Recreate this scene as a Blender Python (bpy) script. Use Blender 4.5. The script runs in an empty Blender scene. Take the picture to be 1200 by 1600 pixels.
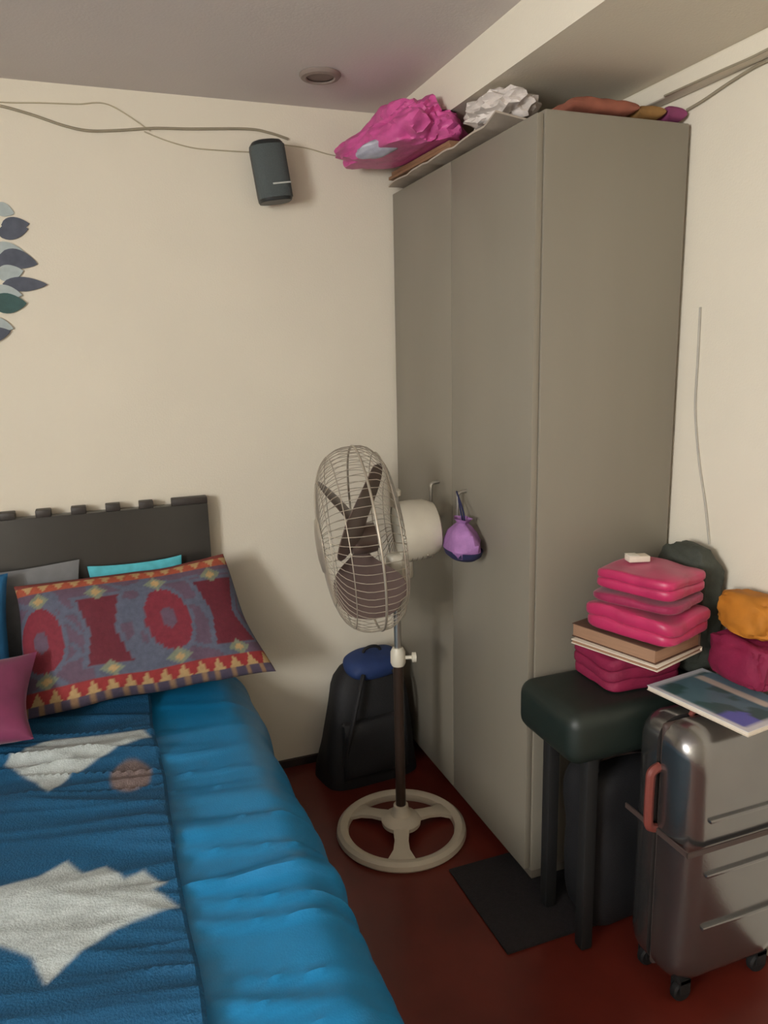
import bpy, bmesh, math, random
from mathutils import Vector, Matrix, Euler, noise

# ------------------------------------------------------------------ camera, world, light, exposure
SC = bpy.context.scene
COL = SC.collection
IMG_W, IMG_H, FPX = 1200, 1600, 1180.0
CAM_Z = 1.55
_yaw, _pitch, _roll = (math.radians(a) for a in (20.35, 11.6, 1.3))
_F = Vector((math.sin(_yaw)*math.cos(_pitch), math.cos(_yaw)*math.cos(_pitch), -math.sin(_pitch)))
_r = Vector((math.cos(_yaw), -math.sin(_yaw), 0)); _d = _F.cross(_r)
_R = _r*math.cos(_roll) + _d*math.sin(_roll)
_D = _d*math.cos(_roll) - _r*math.sin(_roll)
CAM_P = Vector((0, 0, CAM_Z))
cam_data = bpy.data.cameras.new('camera'); cam = bpy.data.objects.new('camera', cam_data); COL.objects.link(cam)
m = Matrix(((_R.x, -_D.x, -_F.x, 0), (_R.y, -_D.y, -_F.y, 0), (_R.z, -_D.z, -_F.z, CAM_Z), (0, 0, 0, 1)))
cam.matrix_world = m
cam_data.sensor_fit = 'VERTICAL'; cam_data.sensor_height = 36; cam_data.lens = FPX/IMG_H*36
cam_data.clip_start = .02
SC.camera = cam

world = bpy.data.worlds.new('world'); SC.world = world; world.use_nodes = True
wb = world.node_tree.nodes['Background']
wb.inputs['Color'].default_value = (.80, .90, 1.0, 1); wb.inputs['Strength'].default_value = 1.0

ld = bpy.data.lights.new('window_daylight', 'AREA'); ld.shape = 'RECTANGLE'; ld.size = 1.5; ld.size_y = .88
ld.energy = 235; ld.color = (1.0, .985, .96)
lo = bpy.data.objects.new('window_daylight', ld); COL.objects.link(lo)
lo.location = (-2.22, -.55, 1.77); lo.rotation_euler = (0, math.radians(-90), 0)

SC.view_settings.view_transform = 'Standard'; SC.view_settings.look = 'None'
SC.view_settings.exposure = 0.0; SC.view_settings.gamma = 1.0; SC.view_settings.use_curve_mapping = False
SC.cycles.use_denoising = True
SC.cycles.max_bounces = 10; SC.cycles.diffuse_bounces = 6

# ------------------------------------------------------------------ helpers
def ray(x, y): return _R*((x-600)/FPX) + _D*((y-800)/FPX) + _F
def pz(x, y, z): v = ray(x, y); return CAM_P + v*((z-CAM_Z)/v.z)      # pixel meets a level plane
def py(x, y, Y): v = ray(x, y); return CAM_P + v*(Y/v.y)              # pixel meets a plane parallel to the back wall
def px(x, y, X): v = ray(x, y); return CAM_P + v*(X/v.x)              # pixel meets a plane parallel to the right wall
def lin(c): return tuple(((v/255)/12.92 if v/255 <= .04045 else ((v/255+.055)/1.055)**2.4) for v in c)
def nz(x, y=0, z=0): return noise.noise(Vector((x, y, z)))

def mat(name, rgb, rough=.6, metal=0.0, var=.12, scale=30, bump=.0, bscale=120, spec=.5, attr=None, sheen=0, coat=0, trans=0, stretch=None, sss=0):
    M = bpy.data.materials.new(name); M.use_nodes = True
    nt = M.node_tree; P = nt.nodes['Principled BSDF']
    P.inputs['Roughness'].default_value = rough; P.inputs['Metallic'].default_value = metal
    P.inputs['Specular IOR Level'].default_value = spec
    P.inputs['Sheen Weight'].default_value = sheen; P.inputs['Coat Weight'].default_value = coat
    P.inputs['Coat Roughness'].default_value = .12
    P.inputs['Transmission Weight'].default_value = trans
    tc = nt.nodes.new('ShaderNodeTexCoord'); src = tc.outputs['Object']
    if stretch:
        mp = nt.nodes.new('ShaderNodeMapping'); mp.inputs['Scale'].default_value = stretch
        nt.links.new(src, mp.inputs['Vector']); src = mp.outputs['Vector']
    n = nt.nodes.new('ShaderNodeTexNoise'); n.inputs['Scale'].default_value = scale; n.inputs['Detail'].default_value = 4
    nt.links.new(src, n.inputs['Vector'])
    mix = nt.nodes.new('ShaderNodeMix'); mix.data_type = 'RGBA'; mix.blend_type = 'MULTIPLY'
    mix.inputs['Factor'].default_value = 1.0
    ramp = nt.nodes.new('ShaderNodeValToRGB')
    ramp.color_ramp.elements[0].position = .3; ramp.color_ramp.elements[1].position = .7
    a = 1-var; ramp.color_ramp.elements[0].color = (a, a, a, 1); ramp.color_ramp.elements[1].color = (1, 1, 1, 1)
    nt.links.new(n.outputs['Fac'], ramp.inputs['Fac'])
    nt.links.new(ramp.outputs['Color'], mix.inputs[7])
    if attr:
        at = nt.nodes.new('ShaderNodeAttribute'); at.attribute_name = attr
        nt.links.new(at.outputs['Color'], mix.inputs[6])
    else:
        mix.inputs[6].default_value = (*lin(rgb), 1)
    nt.links.new(mix.outputs[2], P.inputs['Base Color'])
    if bump:
        b = nt.nodes.new('ShaderNodeTexNoise'); b.inputs['Scale'].default_value = bscale; b.inputs['Detail'].default_value = 3
        nt.links.new(src, b.inputs['Vector'])
        bp = nt.nodes.new('ShaderNodeBump'); bp.inputs['Strength'].default_value = bump; bp.inputs['Distance'].default_value = .01
        nt.links.new(b.outputs['Fac'], bp.inputs['Height']); nt.links.new(bp.outputs['Normal'], P.inputs['Normal'])
    return M

M = {}
M['wall'] = mat('cream_wall_paint', (221, 214, 197), .75, var=.04, scale=3, bump=.08, bscale=160)
M['ceiling'] = mat('ceiling_paint', (208, 202, 199), .8, var=.04, scale=2, bump=.06, bscale=140)
M['floor'] = mat('red_brown_floor', (106, 40, 30), .30, var=.35, scale=5, bump=.04, bscale=30)
M['skirt'] = mat('dark_skirting', (40, 32, 30), .5)
M['white_trim'] = mat('white_trim', (225, 220, 208), .5, var=.03)
M['wardrobe'] = mat('taupe_laminate', (131, 125, 112), .36, var=.06, scale=6, stretch=(1, 1, .15))
M['wardrobe_dark'] = mat('taupe_edge', (116, 108, 96), .5, var=.06)
M['steel'] = mat('brushed_steel', (190, 188, 182), .3, metal=.9, var=.05)
M['black'] = mat('black_plastic', (38, 42, 42), .45, var=.1)
M['grille'] = mat('speaker_cloth', (82, 90, 90), .85, var=.2, scale=300, bump=.3, bscale=500)
M['silver_line'] = mat('silver_strip', (205, 210, 205), .3, metal=.4)
M['cable'] = mat('grey_cable', (150, 141, 120), .6)
M['cable_thin'] = mat('pale_cable', (182, 172, 146), .6)
M['cable_white'] = mat('white_cable', (172, 168, 158), .5)
M['lamp_rim'] = mat('lamp_rim', (140, 126, 118), .5)
M['lamp_face'] = mat('lamp_face', (120, 104, 96), .5)
M['headboard'] = mat('charcoal_headboard', (50, 49, 47), .28, var=.1, scale=10)
M['frame'] = mat('dark_bed_frame', (52, 46, 42), .5)
M['mattress'] = mat('mattress_ticking', (205, 205, 205), .8)
M['sheet'] = mat('blue_sheet', (20, 124, 178), .42, var=.12, scale=14, bump=.10, bscale=260)
M['blanket'] = mat('printed_blanket', (0, 0, 0), .8, var=.16, scale=60, bump=.35, bscale=220, attr='print')
M['red_pillow'] = mat('ikat_pillow', (0, 0, 0), .8, var=.2, scale=70, bump=.15, bscale=300, attr='print')
M['blue_pillow'] = mat('blue_pillow', (28, 96, 142), .75, var=.1, bump=.1, bscale=200)
M['turq'] = mat('turquoise_pillow', (84, 190, 205), .7, var=.2, scale=40)
M['grey_pillow'] = mat('grey_pillow', (120, 122, 124), .8, var=.15)
M['purple_cushion'] = mat('plum_cushion', (122, 44, 84), .7, var=.3, scale=14, sheen=.2)
M['fan_cream'] = mat('cream_plastic', (205, 200, 184), .4, var=.04)
M['fan_base'] = mat('ivory_plastic', (196, 186, 166), .45, var=.06)
M['fan_wire'] = mat('fan_wire', (186, 177, 161), .4, metal=.5)
M['fan_blade'] = mat('smoky_blade', (100, 84, 78), .35, var=.08)
M['fan_pole'] = mat('dark_bronze_pole', (70, 56, 48), .35, metal=.5)
M['pouch'] = mat('purple_pouch', (164, 116, 174), .75, var=.3, scale=25, bump=.2, bscale=90)
M['navy'] = mat('navy_cloth', (38, 40, 78), .8)
M['bag_black'] = mat('black_nylon', (22, 22, 25), .7, var=.2, bump=.2, bscale=300)
M['bag_blue'] = mat('blue_nylon', (30, 54, 104), .7, var=.15)
M['slab_floor'] = mat('charcoal_slab', (34, 30, 32), .95, var=.3, scale=90, bump=.4, bscale=300)
M['suit'] = mat('silver_shell', (140, 139, 138), .24, metal=.92, var=.06, scale=20, bump=.03, bscale=300, coat=.4)
M['suit_seam'] = mat('dark_zip', (72, 58, 54), .6)
M['suit_red'] = mat('red_grip', (122, 62, 54), .5)
M['rubber'] = mat('rubber', (20, 20, 20), .7)
M['stool'] = mat('dark_green_plastic', (26, 36, 31), .5, var=.1)
M['magenta'] = mat('magenta_cloth', (150, 22, 74), .7, var=.25, scale=18, sheen=.2, bump=.12, bscale=160)
M['maroon'] = mat('wine_cloth', (132, 18, 62), .75, var=.25, scale=18, bump=.12, bscale=160)
M['pink_satin'] = mat('pink_satin', (184, 42, 92), .42, var=.2, scale=18, sheen=.1)
M['paper'] = mat('paper', (214, 204, 188), .8, var=.06, scale=60)
M['newsprint'] = mat('newsprint', (176, 164, 150), .85, var=.12, scale=40)
M['paper_edge'] = mat('paper_edge', (158, 122, 96), .85, var=.3, scale=200, stretch=(.05, .05, 6))
M['brown_cover'] = mat('brown_cover', (84, 58, 44), .7, var=.15)
M['mag_cover'] = mat('magazine_cover', (0, 0, 0), .3, var=.05, attr='print')
M['olive_bag'] = mat('dark_olive_bag', (62, 66, 58), .7, var=.2, bump=.2, bscale=90)
M['mustard'] = mat('mustard_cloth', (186, 118, 30), .75, var=.25, scale=20)
M['pink_bag'] = mat('pink_polythene', (206, 86, 152), .42, var=.22, scale=22, bump=.3, bscale=34, trans=.0)
M['white_bag'] = mat('pale_polythene', (212, 204, 198), .4, var=.15, scale=25, bump=.4, bscale=40)
M['foil'] = mat('grey_packet', (168, 168, 182), .35, var=.3, scale=40)
M['card'] = mat('cardboard', (140, 104, 76), .85, var=.15)
M['rust'] = mat('rust_cloth', (146, 86, 68), .8, var=.3, scale=20)
M['ochre'] = mat('ochre_cloth', (146, 108, 60), .8, var=.3, scale=20)
M['violet_cloth'] = mat('violet_cloth', (136, 62, 104), .8, var=.2)
M['decal_dark'] = mat('decal_slate', (84, 90, 104), .7, var=.25, scale=50)
M['decal_teal'] = mat('decal_teal', (58, 92, 90), .7, var=.25, scale=50)
M['decal_pale'] = mat('decal_pale', (172, 184, 184), .7, var=.15, scale=50)
g = bpy.data.materials.new('window_glass'); g.use_nodes = True
_nt = g.node_tree; _nt.nodes.remove(_nt.nodes['Principled BSDF'])
_t = _nt.nodes.new('ShaderNodeBsdfTransparent'); _g = _nt.nodes.new('ShaderNodeBsdfGlossy'); _g.inputs['Roughness'].default_value = .02
_mx = _nt.nodes.new('ShaderNodeMixShader'); _mx.inputs[0].default_value = .06
_nt.links.new(_t.outputs[0], _mx.inputs[1]); _nt.links.new(_g.outputs[0], _mx.inputs[2])
_nt.links.new(_mx.outputs[0], _nt.nodes['Material Output'].inputs[0]); M['glass'] = g

def tag(o, label=None, cat=None, group=None, kind=None):
    if label: o['label'] = label
    if cat: o['category'] = cat
    if group: o['group'] = group
    if kind: o['kind'] = kind
    return o
def thing(name, label, cat, loc=(0, 0, 0), rz=0, group=None):
    o = bpy.data.objects.new(name, None); COL.objects.link(o); o.empty_display_size = .05
    o.location = loc; o.rotation_euler = (0, 0, rz)
    return tag(o, label, cat, group)
def obj(name, bm, material, parent=None, smooth=True, label=None, world_space=False):
    """link a bmesh as one mesh object; vertices are in the parent's space"""
    me = bpy.data.meshes.new(name)
    bmesh.ops.recalc_face_normals(bm, faces=bm.faces)
    bm.to_mesh(me); bm.free()
    me.materials.append(M[material])
    if smooth:
        me.polygons.foreach_set('use_smooth', [True]*len(me.polygons))
        me.set_sharp_from_angle(angle=math.radians(38))
    o = bpy.data.objects.new(name, me); COL.objects.link(o)
    if parent is not None:
        o.parent = parent
        if world_space:
            loc = Matrix.LocRotScale(parent.location, parent.rotation_euler, None)
            o.matrix_parent_inverse = loc.inverted()
    if label: o['label'] = label
    return o

def box(bm, lo, hi, bev=0, seg=2, mtx=None):
    r = bmesh.ops.create_cube(bm, size=1)
    vs = r['verts']
    lo, hi = Vector(lo), Vector(hi)
    for v in vs: v.co = Vector(((lo[i]+hi[i])/2 + v.co[i]*(hi[i]-lo[i]) for i in range(3)))
    if bev:
        es = list({e for v in vs for e in v.link_edges})
        n0 = set(bm.verts)
        rr = bmesh.ops.bevel(bm, geom=es, offset=bev, segments=seg, affect='EDGES', profile=.5, clamp_overlap=True)
        vs = list({v for f in rr['faces'] for v in f.verts} | {v for v in vs if v.is_valid})
    if mtx is not None:
        for v in vs: v.co = mtx @ v.co
    return vs
def bx(lo, hi, bev=0, seg=2, mtx=None):
    bm = bmesh.new(); box(bm, lo, hi, bev, seg, mtx); return bm
def smooth_path(pts, n=8):
    P = [Vector(p) for p in pts]
    if len(P) < 3: return P
    out = []
    for i in range(len(P)-1):
        a, b, c, d = P[max(i-1, 0)], P[i], P[i+1], P[min(i+2, len(P)-1)]
        for k in range(n):
            t = k/n
            out.append(.5*((2*b) + (c-a)*t + (2*a-5*b+4*c-d)*t*t + (3*b-a-3*c+d)*t**3))
    out.append(P[-1]); return out
def tube(bm, pts, r, seg=8, closed=False, smooth_n=0, caps=True):
    P = smooth_path(pts, smooth_n) if smooth_n else [Vector(p) for p in pts]
    n = len(P); rings = []
    up = None
    for i, p in enumerate(P):
        if closed: t = P[(i+1) % n]-P[i-1]
        else: t = P[min(i+1, n-1)]-P[max(i-1, 0)]
        t.normalize()
        if up is None:
            up = Vector((0, 0, 1)) if abs(t.z) < .9 else Vector((1, 0, 0))
        s = t.cross(up)
        if s.length < 1e-5: s = t.orthogonal()
        s.normalize(); up = s.cross(t).normalized()
        rr = r[i] if isinstance(r, (list, tuple)) else r
        rings.append([bm.verts.new(p + (s*math.cos(a) + up*math.sin(a))*rr) for a in (2*math.pi*k/seg for k in range(seg))])
    for i in range(n if closed else n-1):
        A, B = rings[i], rings[(i+1) % n]
        for k in range(seg): bm.faces.new((A[k], A[(k+1) % seg], B[(k+1) % seg], B[k]))
    if not closed and caps:
        bm.faces.new(rings[0]); bm.faces.new(list(reversed(rings[-1])))
def lathe(bm, prof, seg=32, mtx=None):
    """prof: (radius, z) pairs about the z axis"""
    rings = []
    for r, z in prof:
        if r < 1e-6: rings.append([bm.verts.new((0, 0, z))])
        else: rings.append([bm.verts.new((r*math.cos(2*math.pi*k/seg), r*math.sin(2*math.pi*k/seg), z)) for k in range(seg)])
    for A, B in zip(rings, rings[1:]):
        for k in range(seg):
            k2 = (k+1) % seg
            if len(A) == 1 and len(B) == 1: continue
            if len(A) == 1: bm.faces.new((A[0], B[k], B[k2]))
            elif len(B) == 1: bm.faces.new((A[k], A[k2], B[0]))
            else: bm.faces.new((A[k], A[k2], B[k2], B[k]))
    if mtx is not None:
        for R_ in rings:
            for v in R_: v.co = mtx @ v.co
def cushion(bm, sx, sy, h, p=2.6, q=2.0, nu=40, nv=30, wob=.01, seed=0, corner=.06, mtx=None, colour=None, layer=None, flat=None, freq=5, taper=0, shift=0, rnd_c=0):
    """closed soft slab: two sheets meeting at the rim; colour(u, v) writes a colour attribute"""
    top, bot = {}, {}
    def outline(u, v):
        sxx = sx*(1-taper*v)
        pin = 1 - corner*(1-abs(u)**2)*abs(v)**3 if corner > 0 else 1
        pin2 = 1 - corner*(1-abs(v)**2)*abs(u)**3 if corner > 0 else 1
        return u*math.sqrt(1-rnd_c*v*v)*pin2*sxx/2 + shift*v, v*math.sqrt(1-rnd_c*u*u)*pin*sy/2
    for i in range(nu+1):
        for j in range(nv+1):
            u = -math.cos(math.pi*i/nu); v = -math.cos(math.pi*j/nv)
            u = .55*u + .45*(2*i/nu-1); v = .55*v + .45*(2*j/nv-1)
            x, y = outline(u, v)
            t = max(0, 1-abs(u)**p)**(1/q)*max(0, 1-abs(v)**p)**(1/q)*h/2
            w = nz(x*freq+seed*7.1, y*freq, seed)*wob + nz(x*freq*3+seed, y*freq*3, seed+5)*wob*.4
            e = nz(x*freq+31, y*freq+seed*3, 2)*wob
            rim = i in (0, nu) or j in (0, nv)
            if rim:
                vv = bm.verts.new((x+e, y+e, w*.5)); top[i, j] = bot[i, j] = vv
            else:
                top[i, j] = bm.verts.new((x+e, y+e, t+w)); bot[i, j] = bm.verts.new((x+e, y+e, (-t if flat is None else max(-t, -flat))+w*.3))
            if layer is not None:
                c = colour(u, v)
                top[i, j][layer] = (*c, 1); bot[i, j][layer] = (*c, 1)
    for i in range(nu):
        for j in range(nv):
            bm.faces.new((top[i, j], top[i+1, j], top[i+1, j+1], top[i, j+1]))
            q4 = (bot[i, j], bot[i, j+1], bot[i+1, j+1], bot[i+1, j])
            if set(q4) != {top[i, j], top[i+1, j], top[i+1, j+1], top[i, j+1]}: bm.faces.new(q4)
    if mtx is not None:
        for v in set(top.values()) | set(bot.values()): v.co = mtx @ v.co
def frame_mtx(origin, xdir, ydir):
    x = Vector(xdir).normalized(); y = Vector(ydir); y = (y-x*y.dot(x)).normalized(); z = x.cross(y)
    return Matrix(((x.x, y.x, z.x, origin[0]), (x.y, y.y, z.y, origin[1]), (x.z, y.z, z.z, origin[2]), (0, 0, 0, 1)))
def crumple(bm, size, seed, amp=.25, sub=4, freq=3.0, mtx=None, flat=None, pw=1.0):
    r = bmesh.ops.create_icosphere(bm, subdivisions=sub, radius=1)
    for v in r['verts']:
        n = v.co.normalized()
        a = nz(n.x*freq+seed, n.y*freq, n.z*freq)
        b = abs(nz(n.x*freq*2.3+seed, n.y*freq*2.3+4, n.z*freq*2.3))
        k = 1 + amp*a - amp*.8*b
        c = Vector([math.copysign(abs(n[i_])**pw, n[i_])*size[i_]*k for i_ in range(3)])
        if flat is not None and c.z < -flat: c.z = -flat
        v.co = mtx @ c if mtx is not None else c
    return r['verts']

# ------------------------------------------------------------------ the room
WY, RX, LX, FY, CZ = 2.65, 1.50, -2.15, -1.35, 2.373
def struct(name, bm, m_, parent=None, smooth=False):
    o = obj(name, bm, m_, parent, smooth)
    if parent is None: o['kind'] = 'structure'
    return o
struct('floor', bx((LX-.1, FY-.1, -.08), (RX+.1, WY+.1, 0)), 'floor')
struct('ceiling', bx((LX-.1, FY-.1, CZ), (RX+.1, WY+.1, CZ+.1)), 'ceiling')
struct('wall_back', bx((LX-.1, WY, 0), (RX+.1, WY+.1, CZ)), 'wall')
struct('wall_right', bx((RX, FY-.1, 0), (RX+.1, WY, CZ)), 'wall')
struct('wall_front', bx((LX-.1, FY-.1, 0), (RX, FY, CZ)), 'wall')
W0, W1, WZ0, WZ1 = -1.31, .21, 1.28, 2.26
bm = bmesh.new()
box(bm, (LX-.1, FY, 0), (LX, W0, CZ)); box(bm, (LX-.1, W1, 0), (LX, WY, CZ))
box(bm, (LX-.1, W0, 0), (LX, W1, WZ0)); box(bm, (LX-.1, W0, WZ1), (LX, W1, CZ))
struct('wall_left', bm, 'wall')
BX0, BZ = 1.028, 2.243
beam = struct('ceiling_beam', bx((BX0, FY, BZ), (RX, WY, CZ)), 'wall')
struct('baseboard_back', bx((LX, WY-.012, 0), (RX, WY, .03)), 'skirt')
tr = struct('trim_1', bx((1.452, FY, 2.196), (RX, WY, BZ), .006), 'wall')
# window in the left wall, out of view, that lets the daylight in
win = struct('window_1', (lambda b: (box(b, (LX-.09, W0, WZ0), (LX-.02, W0+.05, WZ1)), box(b, (LX-.09, W1-.05, WZ0), (LX-.02, W1, WZ1)),
      box(b, (LX-.09, W0+.05, WZ0), (LX-.02, W1-.05, WZ0+.05)), box(b, (LX-.09, W0+.05, WZ1-.05), (LX-.02, W1-.05, WZ1)),
      box(b, (LX-.09, -.57, WZ0+.05), (LX-.02, -.53, WZ1-.05)), b)[-1])(bmesh.new()), 'white_trim')
for a, b in ((W0+.05, -.57), (-.53, W1-.05)):
    obj('window_pane', bx((LX-.058, a, WZ0+.05), (LX-.054, b, WZ1-.05)), 'glass', win, smooth=False)

# ------------------------------------------------------------------ bed
BR, BL, BF, MT = .355, -1.15, .55, .47
bed = thing('bed', 'bed with charcoal headboard under blue bedding, standing against the cream wall', 'bed', (-.40, 1.55, 0))
HB_L, HB_R, HB_T = -1.22, .318, 1.075
hb = obj('headboard', bx((HB_L, 2.585, .0), (HB_R, 2.632, HB_T), .004), 'headboard', bed, world_space=True, label='glossy charcoal headboard panel')
xx = HB_R-.118; first = True
blk = None
while xx > HB_L+.02:
    w_ = .118 if first else .046
    obj('crest_block', bx((xx, 2.588, HB_T-.002), (xx+w_, 2.629, HB_T+.022), .003), 'frame', hb)
    xx -= (.105 if not first else .105); first = False
obj('side_rail', bx((BR-.075, BF+.02, .14), (BR-.045, 2.585, .26), .004), 'frame', bed, world_space=True)
obj('side_rail', bx((BL+.045, BF+.02, .14), (BL+.075, 2.585, .26), .004), 'frame', bed, world_space=True)
obj('foot_rail', bx((BL+.045, BF-.01, .14), (BR-.045, BF+.02, .26), .004), 'frame', bed, world_space=True)
for X in (BL+.05, BR-.11):
    for Y in (BF+.04, 2.50):
        obj('leg', bx((X, Y, 0), (X+.05, Y+.05, .2), .004), 'frame', bed, world_space=True)
obj('mattress', bx((BL+.02, BF+.015, .2), (BR-.035, 2.575, MT-.005), .05, 4), 'mattress', bed, world_space=True)

def ridge(x, y):
    """creases of the sheet, running across the bed"""
    wv = y + .10*math.sin(x*3.2+.4) + .05*nz(x*2.0, y*2.0, 3)
    f1 = nz(x*.9+2, wv*6.5, .3); f2 = nz(x*1.3+9, wv*15.0, 1.7); f3 = nz(x*3, y*4, 8)
    a = 1-abs(f1)*2.2; a = max(0, a)**4
    b = 1-abs(f2)*2.2; b = max(0, b)**4
    k = .15 + .85*max(0, min(1, .5+2.2*nz(x*1.6+5, y*2.3, 4)))
    return (.021*a + .012*b)*k + .005*f3
def sheet_z(x, y): return MT + .006 + ridge(x, y) + .004
bm = bmesh.new()
S = []   # profile across the bed: list of (x offset kind)
NX, NY, ND = 96, 150, 26
rows = []
for j in range(NY+1):
    y = BF-.02 + (2.57-BF+.02)*j/NY
    row = []
    for i in range(NX+1):
        x = BL + (BR-BL)*i/NX
        edge = max(0, x-(BR-.07))/.07
        z = sheet_z(x, y) - .028*edge**2.2
        row.append(bm.verts.new((x, y, z)))
    z0 = row[-1].co.z
    for k in range(1, ND+1):
        t = k/ND
        d = .40*t
        fold = .016*math.sin(y*17 + 2*nz(y*2, 0, 1))*t + .010*nz(y*6, t*2, 6)
        bulge = .056*(1-math.exp(-t*9)) + .034*t
        rid = ridge(BR, y)*(1-t)**2
        row.append(bm.verts.new((BR + bulge + fold + rid*.5, y, max(.06, z0-.004 - d))))
    rows.append(row)
foot = []
for i in range(NX+1):
    p = rows[0][i].co
    foot.append([bm.verts.new((p.x, p.y-.012-.02*k/6, p.z-.38*k/6)) for k in range(1, 7)])
for A, B in zip(rows, rows[1:]):
    for k in range(len(A)-1): bm.faces.new((A[k], A[k+1], B[k+1], B[k]))
for i in range(NX):
    a, b = [rows[0][i]]+foot[i], [rows[0][i+1]]+foot[i+1]
    for k in range(6): bm.faces.new((a[k], b[k], b[k+1], a[k+1]))
sh = obj('bedsheet', bm, 'sheet')
tag(sh, 'wrinkled light blue bedsheet spread over the mattress and hanging beside the bed', 'bedsheet')

# dark teal blanket with pale printed shapes
def poly_px(pts, z=.50): return [(p.x, p.y) for p in (pz(x, y, z) for x, y in pts)]
def inside(pt, poly):
    x, y = pt; c = False; n = len(poly)
    for i in range(n):
        x1, y1 = poly[i]; x2, y2 = poly[i-1]
        if (y1 > y) != (y2 > y) and x < (x2-x1)*(y-y1)/(y2-y1)+x1: c = not c
    return c
def sdist(pt, poly):
    d = 9; n = len(poly); p = Vector(pt)
    for i in range(n):
        a, b = Vector(poly[i]), Vector(poly[i-1]); ab = b-a
        t = max(0, min(1, (p-a).dot(ab)/max(1e-9, ab.length_squared)))
        d = min(d, (p-a-ab*t).length)
    return -d if inside(pt, poly) else d
WH1 = poly_px([(-90, 1430), (0, 1395), (60, 1378), (105, 1352), (130, 1372), (165, 1358), (195, 1378), (225, 1366), (262, 1388), (240, 1398), (280, 1422), (215, 1442), (170, 1462), (130, 1490), (100, 1512), (72, 1543), (50, 1500), (0, 1482), (-80, 1470)])
WH2 = poly_px([(8, 1198), (45, 1172), (85, 1158), (150, 1156), (222, 1152), (236, 1160), (180, 1182), (140, 1200), (110, 1216), (88, 1236), (76, 1246), (58, 1226), (35, 1216)])
BRN = pz(205, 1215, .5)
SHIFTS = [(0, 0), (-.62, -.18), (-.30, -.62)]
def blanket_col(x, y):
    base = Vector(lin((0, 78, 118)))
    base = base*(1+.25*nz(x*3, y*3, 9))
    c = base
    for n_, (dx, dy) in enumerate(SHIFTS):
        X, Y = x-dx, y-dy
        for poly, bb in ((WH1, BB1), (WH2, BB2)):
            if bb[0] < X < bb[1] and bb[2] < Y < bb[3]:
                s = sdist((X, Y), poly)
                f = max(0, min(1, .5-s/.010))
                w = Vector(lin((176, 186, 186)))*(1+.20*nz(X*20, Y*70, 2))
                c = c.lerp(w, f)
        d = math.hypot((X-BRN.x)/.052, (Y-BRN.y)/.085)
        if d < 1.4:
            f = max(0, min(1, (1.08-d)/.2))
            c = c.lerp(Vector(lin((112, 98, 96)))*(1+.35*nz(X*90, Y*90, 1)), f)
    return c
def bbox(p, e=.03): return (min(q[0] for q in p)-e, max(q[0] for q in p)+e, min(q[1] for q in p)-e, max(q[1] for q in p)+e)
BB1, BB2 = bbox(WH1), bbox(WH2)
bm = bmesh.new(); lay = bm.verts.layers.float_color.new('print')
QL, QR, Q0, Q1 = BL-.03, .062, .50, 2.40
def blanket_z(x, y):
    e = max(0, (x-(QR-.02))/.02)
    w = .012*nz(x*2.5+3, y*5, 11) + .010*max(0, 1-abs(nz(x*1.2, y*8+x*2, 5))*2.6)**2
    return sheet_z(x, y) + .021 + max(-.006, w)
NQX, NQY = 210, 300
G = {}
for i in range(NQX+1):
    for j in range(NQY+1):
        x = QL + (QR-QL)*i/NQX; y = Q0 + (Q1-Q0)*j/NQY
        xe = x + .014*nz(y*3, 0, 2)*max(0, (i/NQX-.7)/.3)
        v = bm.verts.new((xe, y, blanket_z(x, y))); v[lay] = (*blanket_col(xe, y), 1); G[i, j] = v
for i in range(NQX):
    for j in range(NQY): bm.faces.new((G[i, j], G[i+1, j], G[i+1, j+1], G[i, j+1]))
# rolled right hem and upper hem
prev = None
for j in range(NQY+1):
    p = G[NQX, j]; a = bm.verts.new(p.co+Vector((.008, 0, -.007))); b = bm.verts.new((p.co.x+.004, p.co.y, sheet_z(p.co.x, p.co.y)+.002))
    for v in (a, b): v[lay] = p[lay]
    if prev: bm.faces.new((prev[0], p, a, prev[1])); bm.faces.new((prev[1], a, b, prev[2]))
    prev = (p, a, b)
prev = None
for i in range(NQX+1):
    p = G[i, NQY]; b = bm.verts.new((p.co.x, p.co.y+.006, sheet_z(p.co.x, p.co.y)+.002)); b[lay] = p[lay]
    if prev: bm.faces.new((prev[0], p, b, prev[1]))
    prev = (p, b)
bl = obj('blanket', bm, 'blanket')
tag(bl, 'dark teal blanket printed with white jagged shapes and a grey-brown disc', 'blanket')

# red patterned pillow
def red_print(u, v):
    return tuple((.64*a+.006) for a in red_print0(u, v))
def red_print0(u, v):
    red, dred, mauve, grey = lin((146, 34, 58)), lin((120, 26, 50)), lin((112, 88, 112)), lin((104, 112, 136))
    orange, cream, green = lin((196, 92, 62)), lin((214, 178, 122)), lin((146, 156, 132))
    if v < -.66 or v > .80:
        if v < -.86: return lin((96, 84, 108)) if (u*8) % 1 > .35 else lin((176, 138, 104))
        if v > .93: return lin((150, 66, 58))
        tri = abs(((u*7+.2) % 1)-.5)*2
        vv = (v+.86)/.20 if v < 0 else (.93-v)/.13
        return cream if tri > .25+.75*vv else (lin((178, 50, 52)) if v < 0 else orange)
    c = grey if abs(nz(u*3, v*3, 1)) < .12 else mauve
    for k, cu in enumerate((-.80, -.28, .26, .78)):
        du, dv = (u-cu), v-.06
        if k % 2 == 0:
            r = math.hypot(du/.19, dv/.48)
            if r < 1: c = red if .34 < r else mauve
            if r > 1 and r < 1.18: c = grey
        else:
            wdt = .10+.17*abs(dv)
            if abs(du) < wdt and abs(dv) < .52: c = dred
            elif abs(du) < wdt+.05 and abs(dv) < .56: c = grey
        dd = abs(u-cu)/.10 + abs(abs(v-.06)-.60)/.13
        if dd < 1: c = green if dd > .5 else cream
    return c
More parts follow.
